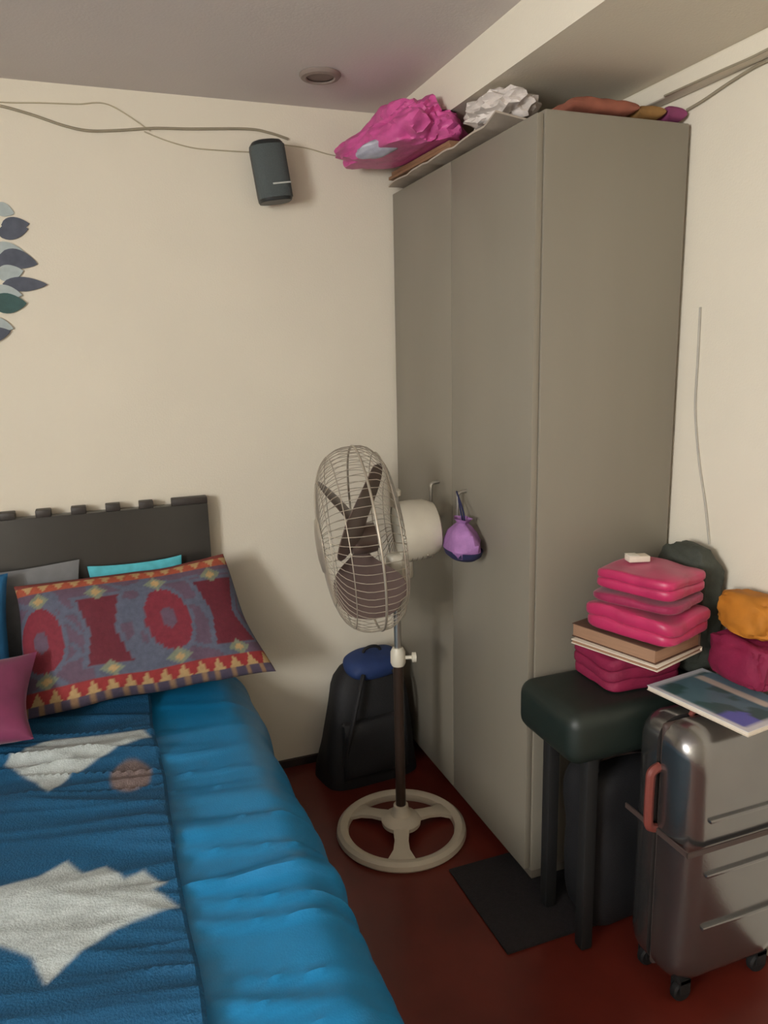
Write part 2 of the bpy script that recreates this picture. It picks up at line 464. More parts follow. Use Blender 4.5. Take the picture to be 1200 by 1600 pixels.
tl, tr_, brt, bl_ = Vector((-.262, 2.535, .835)), Vector((.322, 2.535, .885)), Vector((.425, 2.36, .545)), Vector((-.262, 2.37, .545))
ctr = (tl+tr_+brt+bl_)/4
bm = bmesh.new(); lay = bm.verts.layers.float_color.new('print')
cushion(bm, .70, .41, .15, 3.0, 2.0, 110, 80, .012, 3, .05, frame_mtx(ctr+Vector((-.003, -.047, .012)), (brt-bl_)+(tr_-tl), (tl-bl_)+(tr_-brt)), red_print, lay, taper=.09, shift=-.025)
o = obj('patterned_pillow', bm, 'red_pillow')
tag(o, 'red and mauve patterned pillow with an orange triangle border, leaning on the headboard', 'pillow')
bm = bmesh.new(); cushion(bm, .30, .36, .036, 2.6, 2.0, 36, 28, .005, 8, .06, frame_mtx((.07, 2.556, .728), (1, 0, .02), (0, .03, 1)))
tag(obj('turquoise_pillow', bm, 'turq'), 'turquoise pillow peeping out between patterned pillow and headboard', 'pillow')
bm = bmesh.new(); cushion(bm, .60, .40, .036, 2.6, 2.0, 36, 28, .005, 9, .06, frame_mtx((-.40, 2.556, .725), (1, 0, .02), (0, .03, 1)))
tag(obj('grey_pillow', bm, 'grey_pillow'), 'grey pillow upright against the headboard behind the plain blue pillow', 'pillow')
bm = bmesh.new(); cushion(bm, .66, .42, .15, 2.6, 2.0, 44, 32, .012, 10, .06, frame_mtx((-.63, 2.435, .722), (1, .0, .02), (0, .30, 1)))
tag(obj('blue_pillow', bm, 'blue_pillow'), 'plain blue pillow beside the red patterned pillow', 'pillow')
bm = bmesh.new(); cushion(bm, .50, .26, .13, 2.8, 2.0, 40, 30, .016, 12, .08, frame_mtx((-.495, 2.20, .640), (1, -.04, .02), (0, .62, .55)))
tag(obj('plum_cushion', bm, 'purple_cushion'), 'plum red cushion lying on the bed below the blue pillow', 'cushion')

# ------------------------------------------------------------------ wardrobe
VX, VR, VY, VB, VT = 1.035, 1.486, 1.682, 2.636, 2.12
wd = thing('wardrobe', 'tall plain taupe wardrobe filling the corner under the beam', 'wardrobe', ((VX+VR)/2, (VY+VB)/2, 0))
bm = bmesh.new(); box(bm, (VX+.02, VY, .07), (VR, VB, VT), .006)
obj('carcass', bm, 'wardrobe', wd, world_space=True)
obj('plinth', bx((VX+.035, VY+.02, .03), (VR-.02, VB-.02, .072)), 'wardrobe_dark', wd, world_space=True)
for X in (VX+.05, VR-.07):
    for Y in (VY+.04, VB-.08): obj('foot', bx((X, Y, .0085 if X < 1.2 and Y < 1.8 else 0), (X+.04, Y+.04, .032), .003), 'rubber', wd, world_space=True)
ymid = (VY+VB)/2
for a, b, hy in ((VY+.004, ymid-.0005, ymid-.10), (ymid+.0005, VB-.004, ymid+.10)):
    d_ = obj('door', bx((VX, a, .08), (VX+.0195, b, VT-.01), .003), 'wardrobe', wd, world_space=True)
    bm = bmesh.new()
    tube(bm, [(VX+.004, hy, 1.14), (VX-.026, hy, 1.135), (VX-.03, hy, 1.11), (VX-.03, hy, 1.05), (VX-.026, hy, 1.025), (VX+.004, hy, 1.02)], .006, 8, smooth_n=4)
    obj('handle', bm, 'steel', d_, label='slim steel bow handle')

# pouch on the wardrobe handle
pc = thing('drawstring_pouch', 'small purple pouch with navy base hanging from the wardrobe handle', 'pouch', (VX-.0555, ymid-.190, .958))
bm = bmesh.new()
prof = [(0, 0), (.035, .0), (.052, .012), (.060, .04), (.058, .07), (.045, .105), (.026, .13), (.016, .142), (.024, .155), (.030, .162)]
lathe(bm, prof, 28)
for v in bm.verts:
    a = math.atan2(v.co.y, v.co.x); k = 1+.13*math.sin(a*5+v.co.z*30)*min(1, v.co.z/.06)+.12*nz(v.co.x*22, v.co.y*22, v.co.z*22)
    v.co.x *= k*.82; v.co.y *= k*1.28; v.co.z *= .74
for v in bm.verts: v.co.x -= .002
obj('pouch_body', bm, 'pouch', pc)
bm = bmesh.new(); lathe(bm, [(0, -.003), (.037, -.003), (.054, .010), (.060, .026), (.057, .026)], 28)
for v in bm.verts: v.co.x = v.co.x*.88; v.co.y *= 1.36
obj('pouch_base', bm, 'navy', pc, label='navy cloth base')
bm = bmesh.new(); tube(bm, [(0, -.010, .108), (.006, .010, .135), (.020, .082, .182), (.028, .090, .168), (.018, .060, .145), (.004, .010, .106)], .0028, 6, smooth_n=5)
obj('drawstring', bm, 'navy', pc)

# ------------------------------------------------------------------ pedestal fan
FX, FYc = .815, 2.10
fan = thing('pedestal_fan', 'cream pedestal fan with round wire cage facing the bed', 'fan', (FX, FYc, 0))
bm = bmesh.new()
sec = [(.210, .0), (.216, .008), (.213, .022), (.202, .031), (.188, .031), (.178, .024), (.175, .010), (.178, .0)]
ns = 64
rg = [[bm.verts.new((r*math.cos(2*math.pi*k/ns), r*math.sin(2*math.pi*k/ns), z)) for r, z in sec] for k in range(ns)]
for k in range(ns):
    A, B = rg[k], rg[(k+1) % ns]
    for i in range(len(sec)): bm.faces.new((A[i], A[(i+1) % len(sec)], B[(i+1) % len(sec)], B[i]))
br_ = obj('base_ring', bm, 'fan_base', fan)
a0 = math.atan2(-FYc, -FX)
for k in range(3):
    a = a0 + k*2*math.pi/3
    bm = bmesh.new()
    L_ = [(.03, .034, .052), (.06, .026, .050), (.10, .022, .044), (.14, .026, .036), (.17, .042, .028), (.190, .060, .022)]
    rings = []
    for d, w, z in L_:
        rings.append([bm.verts.new(p) for p in ((d, -w, z-.016), (d, -w, z-.004), (d, -w*.6, z), (d, w*.6, z), (d, w, z-.004), (d, w, z-.016))])
    for A, B in zip(rings, rings[1:]):
        for i in range(6): bm.faces.new((A[i], A[(i+1) % 6], B[(i+1) % 6], B[i]))
    bm.faces.new(rings[0]); bm.faces.new(list(reversed(rings[-1])))
    bmesh.ops.rotate(bm, verts=bm.verts, cent=(0, 0, 0), matrix=Matrix.Rotation(a, 3, 'Z'))
    obj('base_spoke', bm, 'fan_base', fan)
bm = bmesh.new(); lathe(bm, [(0, .030), (.064, .032), (.066, .046), (.055, .058), (.034, .066), (.026, .085), (.024, .10), (0, .10)], 32)
obj('base_hub', bm, 'fan_base', fan)
bm = bmesh.new(); lathe(bm, [(0, .098), (.0165, .098), (.0165, .60), (0, .60)], 20); obj('lower_pole', bm, 'fan_pole', fan)
bm = bmesh.new(); lathe(bm, [(0, .60), (.0115, .60), (.0115, .90), (0, .90)], 20); obj('upper_pole', bm, 'steel', fan)
bm = bmesh.new(); lathe(bm, [(0, .59), (.020, .59), (.024, .60), (.024, .635), (.017, .65), (0, .65)], 24)
col_ = obj('height_collar', bm, 'fan_cream', fan)
bm = bmesh.new(); lathe(bm, [(0, 0), (.006, 0), (.006, .02), (.016, .022), (.016, .034), (0, .036)], 16, Matrix.Translation((.02, -.012, .617)) @ Matrix.Rotation(math.radians(90), 4, Vector((.3, 1, 0)).normalized()))
obj('clamp_knob', bm, 'fan_cream', col_)
# head frame: local z axis of the lathe points out of the front of the fan (towards the bed, a little down)
rimc = Vector((.722-FX, .012, 1.012))
tilt = math.radians(6.0)
fw = Vector((-math.cos(tilt), .17, -math.sin(tilt))).normalized()
zx = fw; xx_ = Vector((0, 1, 0)); xx_ = (xx_-zx*xx_.dot(zx)).normalized(); yy_ = zx.cross(xx_)
HM = Matrix(((xx_.x, yy_.x, zx.x, rimc.x), (xx_.y, yy_.y, zx.y, rimc.y), (xx_.z, yy_.z, zx.z, rimc.z), (0, 0, 0, 1)))
RR = .282
def ringpts(r, z, n=64): return [HM @ Vector((r*math.cos(2*math.pi*k/n), r*math.sin(2*math.pi*k/n), z)) for k in range(n)]
def wire_cage(bm, prof, n, swirl=0.0, rings=()):
    for k in range(n):
        a = 2*math.pi*k/n; pts = []
        for i, (r, z) in enumerate(prof):
            aa = a + swirl*(1-r/RR)
            pts.append(HM @ Vector((r*math.cos(aa), r*math.sin(aa), z)))
        tube(bm, pts, .0011, 4, smooth_n=3, caps=False)
    for r, z in rings: tube(bm, ringpts(r, z), .0016, 5, closed=True)
bm = bmesh.new(); tube(bm, ringpts(RR, 0, 80), .0036, 8, closed=True); obj('cage_rim', bm, 'fan_wire', fan)
bm = bmesh.new(); wire_cage(bm, [(RR, .004), (RR*.985, .050), (RR*.86, .100), (RR*.6, .128), (RR*.30, .138)], 66, .25, ((RR*.93, .080), (RR*.66, .124), (RR*.30, .138)))
fg = obj('front_grille', bm, 'fan_wire', fan)
bm = bmesh.new(); lathe(bm, [(0, .150), (.050, .149), (.080, .144), (.086, .138), (.080, .134), (0, .134)], 32, HM)
obj('centre_badge', bm, 'fan_wire', fg)
bm = bmesh.new(); wire_cage(bm, [(RR, -.004), (RR*.97, -.040), (RR*.80, -.080), (RR*.5, -.094), (RR*.30, -.098)], 66, -.35, ((RR*.90, -.066), (RR*.60, -.092), (RR*.30, -.098)))
obj('rear_grille', bm, 'fan_wire', fan)
bm = bmesh.new(); lathe(bm, [(0, .062), (.028, .060), (.044, .045), (.048, .0), (.044, -.03), (0, -.03)], 28, HM)
hub = obj('blade_hub', bm, 'fan_blade', fan)
for k in range(3):
    bm = bmesh.new(); nr, nc = 12, 10; T_, B_ = {}, {}
    for i in range(nr+1):
        r = .040 + (.245-.040)*i/nr
        half = math.radians(22 + 25*math.sin(math.pi*min(1, (i/nr)*.75+.1)))
        if i/nr > .85: half *= 1-.35*((i/nr-.85)/.15)**2
        for j in range(nc+1):
            t = 2*j/nc-1
            a = math.radians(95)+k*2*math.pi/3 + t*half + .25*(i/nr)
            zc = .015 - t*half*r*.62 + .02*(t*t-.5)*.3
            p = Vector((r*math.cos(a), r*math.sin(a), zc))
            T_[i, j] = bm.verts.new(HM @ (p+Vector((0, 0, .0015)))); B_[i, j] = bm.verts.new(HM @ (p-Vector((0, 0, .0015))))
    for i in range(nr):
        for j in range(nc):
            bm.faces.new((T_[i, j], T_[i+1, j], T_[i+1, j+1], T_[i, j+1])); bm.faces.new((B_[i, j], B_[i, j+1], B_[i+1, j+1], B_[i+1, j]))
    brd = [(i, 0) for i in range(nr)]+[(nr, j) for j in range(nc)]+[(i, nc) for i in range(nr, 0, -1)]+[(0, j) for j in range(nc, 0, -1)]
    for a_, b_ in zip(brd, brd[1:]+brd[:1]): bm.faces.new((T_[a_], T_[b_], B_[b_], B_[a_]))
    obj('blade', bm, 'fan_blade', fan)
bm = bmesh.new(); lathe(bm, [(0, -.100), (.088, -.100), (.094, -.106), (.094, -.150), (.090, -.190), (.076, -.220), (.040, -.232), (0, -.234)], 36, HM)
mo = obj('motor_housing', bm, 'fan_cream', fan)
bm = bmesh.new()
for k in range(5):
    a = .7+k*.16
    tube(bm, [HM @ Vector((.093*math.cos(s_)*(1-k*.0), .093*math.sin(s_), -.125-k*.016)) for s_ in (x*.12-.8+math.pi/2 for x in range(14))], .0016, 5)
obj('vent_slots', bm, 'lamp_rim', mo)
bm = bmesh.new(); p = HM @ Vector((0, 0, -.17)); upv = (HM.to_3x3() @ Vector((0, -1, 0)))
kx = Matrix.Translation((.005, 0, 1.105)); lathe(bm, [(0, 0), (.005, 0), (.005, .030), (.013, .032), (.014, .048), (.008, .054), (0, .055)], 16, kx)
obj('oscillation_knob', bm, 'fan_cream', fan)
bm = bmesh.new()
box(bm, (-.028, -.026, .875), (.050, .026, .955), .012, 3); lathe(bm, [(0, .84), (.022, .84), (.026, .86), (.024, .90), (0, .90)], 20)
obj('tilt_neck', bm, 'fan_cream', fan)

# ------------------------------------------------------------------ backpack behind the fan
bp = thing('backpack', 'black backpack with a blue top slumped against the wall behind the fan', 'backpack', (.835, 2.51, 0), math.radians(4))
bm = bmesh.new(); bmesh.ops.create_cube(bm, size=1); bmesh.ops.subdivide_edges(bm, edges=bm.edges, cuts=14, use_grid_fill=True)
for v in bm.verts:
    u, w, t = v.co.x*2, v.co.y*2, v.co.z+.5
    n = Vector((v.co.x, v.co.y, 0))
    wid = .185*(1-.34*t**1.5) ; dep = .105*(1-.35*t**2)
    rad = (abs(u)**4+abs(w)**4)**.25 or 1
    sx = u*wid*(1/ max(1, rad)); sy = w*dep*(1/max(1, rad))
    z = .44*t
    if t > .8: k = (t-.8)/.2; sx *= math.sqrt(max(.05, 1-(k*.85)**2)); sy *= math.sqrt(max(.05, 1-(k*.85)**2))
    z += .012*nz(sx*8, sy*8, z*6)*(t > .05)
    v.co = Vector((sx+.03*t+.012*nz(z*7, sy*9, 2), sy+.03*t*t, max(0, z)))
obj('bag_body', bm, 'bag_black', bp)
bm = bmesh.new(); cushion(bm, .225, .15, .085, 3, 2, 30, 22, .008, 4, .0, rnd_c=.34, mtx=Matrix.Translation((.035, -.005, .432)) @ Matrix.Rotation(math.radians(14), 4, 'X'))
obj('bag_lid', bm, 'bag_blue', bp, label='blue nylon top')
bm = bmesh.new(); cushion(bm, .26, .22, .06, 4, 2.5, 24, 18, .006, 5, .03, frame_mtx((.0, -.098, .15), (1, 0, 0), (0, .08, 1)))
obj('front_pocket', bm, 'bag_black', bp)
for s in (-1, 1):
    bm = bmesh.new(); tube(bm, [(.03+s*.06, -.07, .42), (.02+s*.085, -.105, .36), (.0+s*.105, -.125, .24), (s*.125, -.10, .10)], .009, 8, smooth_n=5)
    obj('strap', bm, 'bag_black', bp)
bm = bmesh.new(); tube(bm, [(.0, .0, .455), (.005, .0, .485), (.035, .0, .495), (.065, .0, .485), (.07, .0, .455)], .006, 8, smooth_n=5)
obj('carry_loop', bm, 'bag_black', bp)

# ------------------------------------------------------------------ thin dark slab laid on the floor beside the wardrobe
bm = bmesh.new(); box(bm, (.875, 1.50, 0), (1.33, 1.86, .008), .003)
tag(obj('dark_slab', bm, 'slab_floor'), 'thin dark charcoal slab on the red floor at the foot of the wardrobe', 'mat')

# ------------------------------------------------------------------ stool with the clothes pile
ST = .70
st = thing('side_table', 'dark green stool table with a thick rounded top carrying the pile of clothes', 'table', (1.225, 1.525, 0))
bm = bmesh.new(); box(bm, (.985, 1.395, ST-.14), (1.47, 1.665, ST), .040, 6); obj('top', bm, 'stool', st, world_space=True)
for X in (1.055, 1.40):
    for Y in (1.43, 1.60):
        bm = bmesh.new(); z0 = .0085 if X < 1.3 else .0
        box(bm, (X, Y, z0), (X+.035, Y+.035, ST-.13), .006)
        obj('leg', bm, 'rubber', st, world_space=True)

# rounded black mass filling the space under the table
hd = thing('black_mass', 'rounded black mass filling the space under the dark green table', 'bag', (1.225, 1.535, .0085))
bm = bmesh.new(); bmesh.ops.create_cube(bm, size=1); bmesh.ops.subdivide_edges(bm, edges=bm.edges, cuts=12, use_grid_fill=True)
for v in bm.verts:
    u, w, t = v.co.x*2, v.co.y*2, v.co.z*2
    k = 1/max(1, (abs(u)**5+abs(w)**5+abs(t)**5)**.2)
    p = Vector((u*.125*k, w*.085*k, t*.235*k))
    p += Vector((nz(p.x*9, p.y*9, p.z*9), nz(p.x*9+5, p.y*9, p.z*9), 0))*.010
    v.co = Vector((p.x, p.y, max(0, p.z+.235)))
obj('bag_body', bm, 'bag_black', hd)
bm = bmesh.new(); tube(bm, [(-.09, -.03, .46), (-.08, -.03, .50), (0, -.03, .525), (.08, -.03, .50), (.09, -.03, .46)], .009, 8, smooth_n=5); obj('carry_handle', bm, 'bag_black', hd)
bm = bmesh.new(); tube(bm, [(-.11, 0, .455), (0, 0, .474), (.11, 0, .455)], .004, 6, smooth_n=5); obj('zip', bm, 'suit_seam', hd)

def garment(name, material, ctr, sx, sy, layers, rz, seed, label, cat, lift=None, thick=.02, group=None):
    """folded cloth: stacked soft folds joined at one side"""
    bm = bmesh.new(); rnd = random.Random(seed); z = 0; NA = 72; rings = []
    ca, sa = math.cos(rz), math.sin(rz)
    def pt(a, kx, ky, zz, sc=1.0):
        u, v = math.cos(a), math.sin(a)
        q = 1/(abs(u)**7+abs(v)**7)**(1/7)*sc
        w = 1+.05*nz(u*1.6+seed, v*1.6, zz*9)+.02*nz(u*5, v*5+seed, zz*30)
        x, y = u*q*sx/2*kx*w, v*q*sy/2*ky*w
        dz = thick*.35*nz(x*10+seed, y*10, 3)*min(1, (zz-0)/thick) - .010*max(0, abs(u*q*sc)-.7)*(zz/thick)*.5
        return (ctr[0]+x*ca-y*sa, ctr[1]+x*sa+y*ca, max(ctr[2], ctr[2]+zz+dz))
    for k in range(layers):
        t = thick*(.85+.3*rnd.random()); kx, ky = 1-.07*rnd.random(), 1-.07*rnd.random()
        for f, ins in ((.0, .955), (.06, .975), (.22, .998), (.5, 1.0), (.78, .995), (.94, .97), (1.0, .95)):
            rings.append([bm.verts.new(pt(2*math.pi*m_/NA, kx*ins, ky*ins, z+t*f)) for m_ in range(NA)])
        z += t
    for sc in (.85, .65, .4, .15):
        rings.append([bm.verts.new(pt(2*math.pi*m_/NA, kx*.95, ky*.95, z+.004*(1-sc), sc)) for m_ in range(NA)])
    for A, B in zip(rings, rings[1:]):
        for m_ in range(NA): bm.faces.new((A[m_], A[(m_+1) % NA], B[(m_+1) % NA], B[m_]))
    bm.faces.new(rings[0]); bm.faces.new(rings[-1]); z += thick*.12
    return tag(obj(name, bm, material), label, cat, group), z
A45 = math.radians(-20)
_, h = garment('folded_cloth', 'maroon', (1.255, 1.55, ST+.004), .24, .19, 3, 0, 1, 'wine red folded cloth at the bottom of the pile on the dark green table', 'cloth', thick=.032)
z1 = ST+.012+h
# notebooks
bk_ang = math.radians(-74)
def book(name, c, L_, W_, T_, ang, label, cover='brown_cover', tiltx=0):
    r = thing(name, label, 'book', c, ang)
    r.rotation_euler = (tiltx, 0, ang)
    obj('page_block', bx((-L_/2+.002, -W_/2+.002, .0025), (L_/2-.004, W_/2-.004, T_-.0025), .001), 'paper_edge', r)
    obj('cover', bx((-L_/2, -W_/2, T_-.0025), (L_/2, W_/2, T_), .0008), cover, r)
    obj('cover', bx((-L_/2, -W_/2, 0), (L_/2, W_/2, .0025), .0008), cover, r)
    obj('spine', bx((-L_/2, W_/2-.004, .0005), (L_/2, W_/2-.001, T_-.0005), .0008), cover, r)
    return r
book('notebook', (1.228, 1.485, z1+.002), .25, .20, .012, bk_ang+.03, 'thin pale notebook with white page edges under the thick brown book', 'paper')
book('thick_book', (1.233, 1.495, z1+.0145), .25, .19, .036, bk_ang, 'thick brown book with worn page edges beneath the pink satin clothes')
z2 = z1+.057
_, h = garment('folded_garment', 'pink_satin', (1.250, 1.475, z2), .255, .215, 2, math.radians(-72), 21, 'hot pink satin garment folded on top of the thick brown book', 'clothes', thick=.032)
z3 = z2+h+.006
_, h = garment('folded_garment', 'magenta', (1.258, 1.485, z3), .24, .205, 1, math.radians(-66), 25, 'thin magenta garment between the pink satin folds', 'clothes', thick=.022)
z3 += h+.006
_, h = garment('folded_garment', 'pink_satin', (1.266, 1.487, z3), .225, .19, 2, math.radians(-70), 29, 'bright pink satin garment, topmost of the clothes pile', 'clothes', thick=.026)
z4 = z3+h-.001
b_ = thing('paper_packet', 'small white paper packet lying on the topmost pink garment', 'packet', (1.262, 1.535, z4+.0035), math.radians(-15))
obj('packet_body', bx((-.028, -.017, 0), (.028, .017, .016), .003), 'paper', b_)
obj('packet_flap', bx((-.028, -.017, .016), (.0, .017, .0175), .0006), 'white_trim', b_)
# dark bag behind, mustard cloth and magenta cloth at the wall
bm = bmesh.new(); crumple(bm, (.048, .108, .175), 5.3, .10, 4, 2.2, Matrix.Translation((1.438, 1.545, ST+.168)), flat=.165, pw=.62)
dbg = tag(obj('dark_bag', bm, 'olive_bag'), 'dark olive crumpled bag standing behind the pink clothes by the wall', 'bag')
bm = bmesh.new(); crumple(bm, (.058, .096, .062), 4.4, .16, 4, 2.2, Matrix.Translation((1.432, 1.322, .8045)), flat=.0605, pw=.62)
for v in bm.verts: v.co.x = min(v.co.x, RX-.002); v.co.z = min(v.co.z, .866)
tag(obj('magenta_cloth', bm, 'maroon'), 'dark magenta bundled cloth resting on the magazine beside the wall', 'cloth')
bm = bmesh.new(); crumple(bm, (.052, .085, .055), 9.7, .16, 4, 2.2, Matrix.Translation((1.438, 1.325, .9185)), flat=.0515, pw=.68)
for v in bm.verts: v.co.x = min(v.co.x, RX-.002)
tag(obj('mustard_cloth', bm, 'mustard'), 'mustard yellow bundled cloth lying on the dark magenta cloth beside the wall', 'cloth')

# ------------------------------------------------------------------ silver suitcase
SX0, SX1, SY0, SY1, SZ0, SZ1 = 1.145, 1.485, 1.185, 1.385, .055, .715
su = thing('suitcase', 'silver hard-shell suitcase standing upright beside the dark green table', 'suitcase', ((SX0+SX1)/2, (SY0+SY1)/2, 0))
def shell(y0, y1, front):
    bm = bmesh.new()
    nxx, nzz = 44, 70
    cr = .055
    def outline(n):
        pts = []
        for cx_, cz_, a0_ in ((SX1-cr, SZ1-cr, 0), (SX0+cr, SZ1-cr, 90), (SX0+cr, SZ0+cr, 180), (SX1-cr, SZ0+cr, 270)):
            for k in range(n+1):
                a = math.radians(a0_+90*k/n); pts.append((cx_+cr*math.cos(a), cz_+cr*math.sin(a)))
        return pts
    O = outline(8); cx_, cz_ = (SX0+SX1)/2, (SZ0+SZ1)/2
    yo, yi = (y0, y1) if front else (y1, y0)
    sgn = -1 if front else 1
    rings = []
    e = .050
    for d, sh_ in ((0, 0), (.35, 0), (.55, .004), (.75, .013), (.90, .028), (1.0, e)):
        y = yi+(yo-yi)*d
        rings.append([bm.verts.new((x-(x-cx_)/abs(x-cx_)*min(abs(x-cx_), sh_) if abs(x-cx_) > 1e-6 else x, y, z-(z-cz_)/abs(z-cz_)*sh_)) for x, z in O])
    n = len(O)
    for A, B in zip(rings, rings[1:]):
        for k in range(n): bm.faces.new((A[k], A[(k+1) % n], B[(k+1) % n], B[k]))
    bm.faces.new(rings[0]); bm.faces.new(rings[-1])
    return bm
ym = (SY0+SY1)/2
fs = obj('front_shell', shell(SY0, ym-.008, True), 'suit', su, world_space=True)
obj('rear_shell', shell(ym+.008, SY1, False), 'suit', su, world_space=True)
bm = bmesh.new(); box(bm, (SX0+.008, ym-.009, SZ0+.008), (SX1-.008, ym+.009, SZ1-.008), .045, 5)
obj('zip_band', bm, 'suit_seam', su, world_space=True)
for z in (.50, .36, .22):
    bm = bmesh.new(); box(bm, (SX0+.06, SY0-.008, z), (SX1-.05, SY0+.004, z+.010), .003, 2)
    r_ = obj('rib', bm, 'suit', fs)
bm = bmesh.new(); tube(bm, [(SX0+.004, ym, .60), (SX0-.018, ym, .59), (SX0-.022, ym, .56), (SX0-.022, ym, .48), (SX0-.018, ym, .45), (SX0+.004, ym, .44)], .011, 8, smooth_n=5)
obj('side_handle', bm, 'suit_red', su, world_space=True, label='reddish grip')
bm = bmesh.new(); tube(bm, [((SX0+SX1)/2-.08, ym, SZ1-.004), ((SX0+SX1)/2-.07, ym, SZ1+.006), ((SX0+SX1)/2+.07, ym, SZ1+.006), ((SX0+SX1)/2+.08, ym, SZ1-.004)], .006, 8, smooth_n=4)
obj('top_handle', bm, 'suit_red', su, world_space=True)
for X in (SX0+.05, SX1-.05):
    for Y in (SY0+.04, SY1-.04):
        bm = bmesh.new(); lathe(bm, [(0, -.011), (.022, -.011), (.026, -.006), (.026, .006), (.022, .011), (0, .011)], 20, Matrix.Translation((X, Y, .026)) @ Matrix.Rotation(math.radians(90), 4, 'X'))
        w_ = obj('wheel', bm, 'rubber', su, world_space=True)
        bm = bmesh.new(); box(bm, (X-.016, Y-.017, .026), (X+.016, Y-.0125, SZ0+.012), .002); box(bm, (X-.016, Y+.0125, .026), (X+.016, Y+.017, SZ0+.012), .002); box(bm, (X-.016, Y-.017, .0535), (X+.016, Y+.017, SZ0+.012), .002)
        f_ = obj('wheel_fork', bm, 'rubber', su, world_space=True)
# strap round the suitcase
bm = bmesh.new()
box(bm, (SX0-.005, SY0-.011, .434), (SX0-.001, SY1+.004, .447)); box(bm, (SX0-.005, SY0-.013, .434), (SX1, SY0-.0095, .447))
obj('luggage_strap', bm, 'suit_seam', su, smooth=False, world_space=True)

# magazines on the suitcase
def mag_print(u, v):
    base = lin((86, 116, 128))
    n_ = nz(u*2.2+4, v*2.2, 1)
    if v > .35 and abs(u+.1) < .7: return lin((196, 184, 172)) if v < .62 else lin((110, 134, 148))
    if abs(u) > .86 or abs(v) > .9: return lin((206, 208, 214))
    if n_ > .15: return lin((60, 92, 92))
    if u > .3 and v < -.2: return lin((94, 104, 176))
    return base
def magazine(c, ang, tilt_, label, seed):
    r = thing('magazine', label, 'magazine', c); r.rotation_euler = (tilt_[0], tilt_[1], ang)
    obj('pages', bx((-.139, -.098, .0012), (.139, .096, .0108), .001), 'paper', r)
    bm = bmesh.new(); lay = bm.verts.layers.float_color.new('print'); n = 24; g_ = {}
    for i in range(n+1):
        for j in range(n+1):
            u, v = 2*i/n-1, 2*j/n-1
            for s, z in ((0, .0108), (1, .0120)):
                q = bm.verts.new((u*.14, v*.10, z+.004*max(0, abs(u)-.6)*s*0)); q[lay] = (*mag_print(u+seed, v), 1); g_[i, j, s] = q
    for i in range(n):
        for j in range(n):
            bm.faces.new([g_[a, b, 1] for a, b in ((i, j), (i+1, j), (i+1, j+1), (i, j+1))]); bm.faces.new([g_[a, b, 0] for a, b in ((i, j), (i, j+1), (i+1, j+1), (i+1, j))])
    ed = [(i, 0) for i in range(n)]+[(n, j) for j in range(n)]+[(i, n) for i in range(n, 0, -1)]+[(0, j) for j in range(n, 0, -1)]
    for a, b in zip(ed, ed[1:]+ed[:1]): bm.faces.new((g_[(*a, 0)], g_[(*b, 0)], g_[(*b, 1)], g_[(*a, 1)]))
    obj('front_cover', bm, 'mag_cover', r, smooth=False)
    obj('back_cover', bx((-.14, -.10, 0), (.14, .10, .0012)), 'paper', r)
    return r
magazine((1.325, 1.285, SZ1+.0135), math.radians(-82), (0, 0), 'blue-grey magazine with white page edges lying on top of the silver suitcase', 0)

# ------------------------------------------------------------------ things on top of the wardrobe
ZT = VT+.001
bm = bmesh.new()
n1, n2 = 60, 10; T_, B_ = {}, {}
for i in range(n1+1):
    for j in range(n2+1):
        t, s = i/n1, j/n2
        y = 2.60-.76*t; x = 1.008+.18*s + .012*nz(t*6, s*2, 1)
        z = ZT + .004 + .004*nz(t*9, s*3, 2)**2 + (.020*max(0, t-.80)/.20*(1-s) if t > .8 else 0)
        z += (.006*(1-s)*abs(math.sin(t*14)))
        T_[i, j] = bm.verts.new((x, y, z+.005)); B_[i, j] = bm.verts.new((x, y, z))
for i in range(n1):
    for j in range(n2):
        bm.faces.new((T_[i, j], T_[i+1, j], T_[i+1, j+1], T_[i, j+1])); bm.faces.new((B_[i, j], B_[i, j+1], B_[i+1, j+1], B_[i+1, j]))
brd = [(i, 0) for i in range(n1)]+[(n1, j) for j in range(n2)]+[(i, n2) for i in range(n1, 0, -1)]+[(0, j) for j in range(n2, 0, -1)]
for a_, b_ in zip(brd, brd[1:]+brd[:1]): bm.faces.new((T_[a_], T_[b_], B_[b_], B_[a_]))
tag(obj('newspaper_sheet', bm, 'newsprint'), 'pale sheet of paper curling over the edge of the wardrobe top', 'paper')
cb = thing('flattened_carton', 'brown flattened carton lying under the pink bag on the wardrobe', 'carton', (1.14, 2.36, ZT+.020), math.radians(3))
obj('carton_panel', bx((-.13, -.22, 0), (.13, .22, .010), .001), 'card', cb)
obj('carton_panel', bx((-.128, -.21, .011), (.13, .20, .022), .001), 'card', cb)

def limit_beam(bm, top=BZ-.006):
    for v in bm.verts:
        if v.co.x > BX0-.035: v.co.z = min(v.co.z, top)
pk = thing('pink_plastic_bag', 'crumpled pink plastic bag overhanging the edge of the wardrobe top', 'plastic bag', (1.02, 2.36, ZT+.045))
bm = bmesh.new()
crumple(bm, (.14, .235, .100), 2.1, .24, 5, 1.7, Matrix.Translation((.985, 2.33, ZT+.092)), flat=.05)
for v in bm.verts:
    # drawn-out tip sagging towards the back wall
    t = max(0, (v.co.y-2.36)/.20)
    cz_ = ZT+.055
    v.co.z = v.co.z*(1-.45*min(1, t)) + cz_*.45*min(1, t)
    v.co.x -= .12*min(1.3, t)
    v.co.y = min(v.co.y+.05*t, 2.635)
    v.co.z = max(v.co.z, ZT+.046 if v.co.x > .985 else VT+.01)
limit_beam(bm)
from mathutils.bvhtree import BVHTree
bv = BVHTree.FromBMesh(bm)
hit = bv.ray_cast(CAM_P, ray(594, 234).normalized())[0] or Vector((.87, 2.45, ZT+.1))
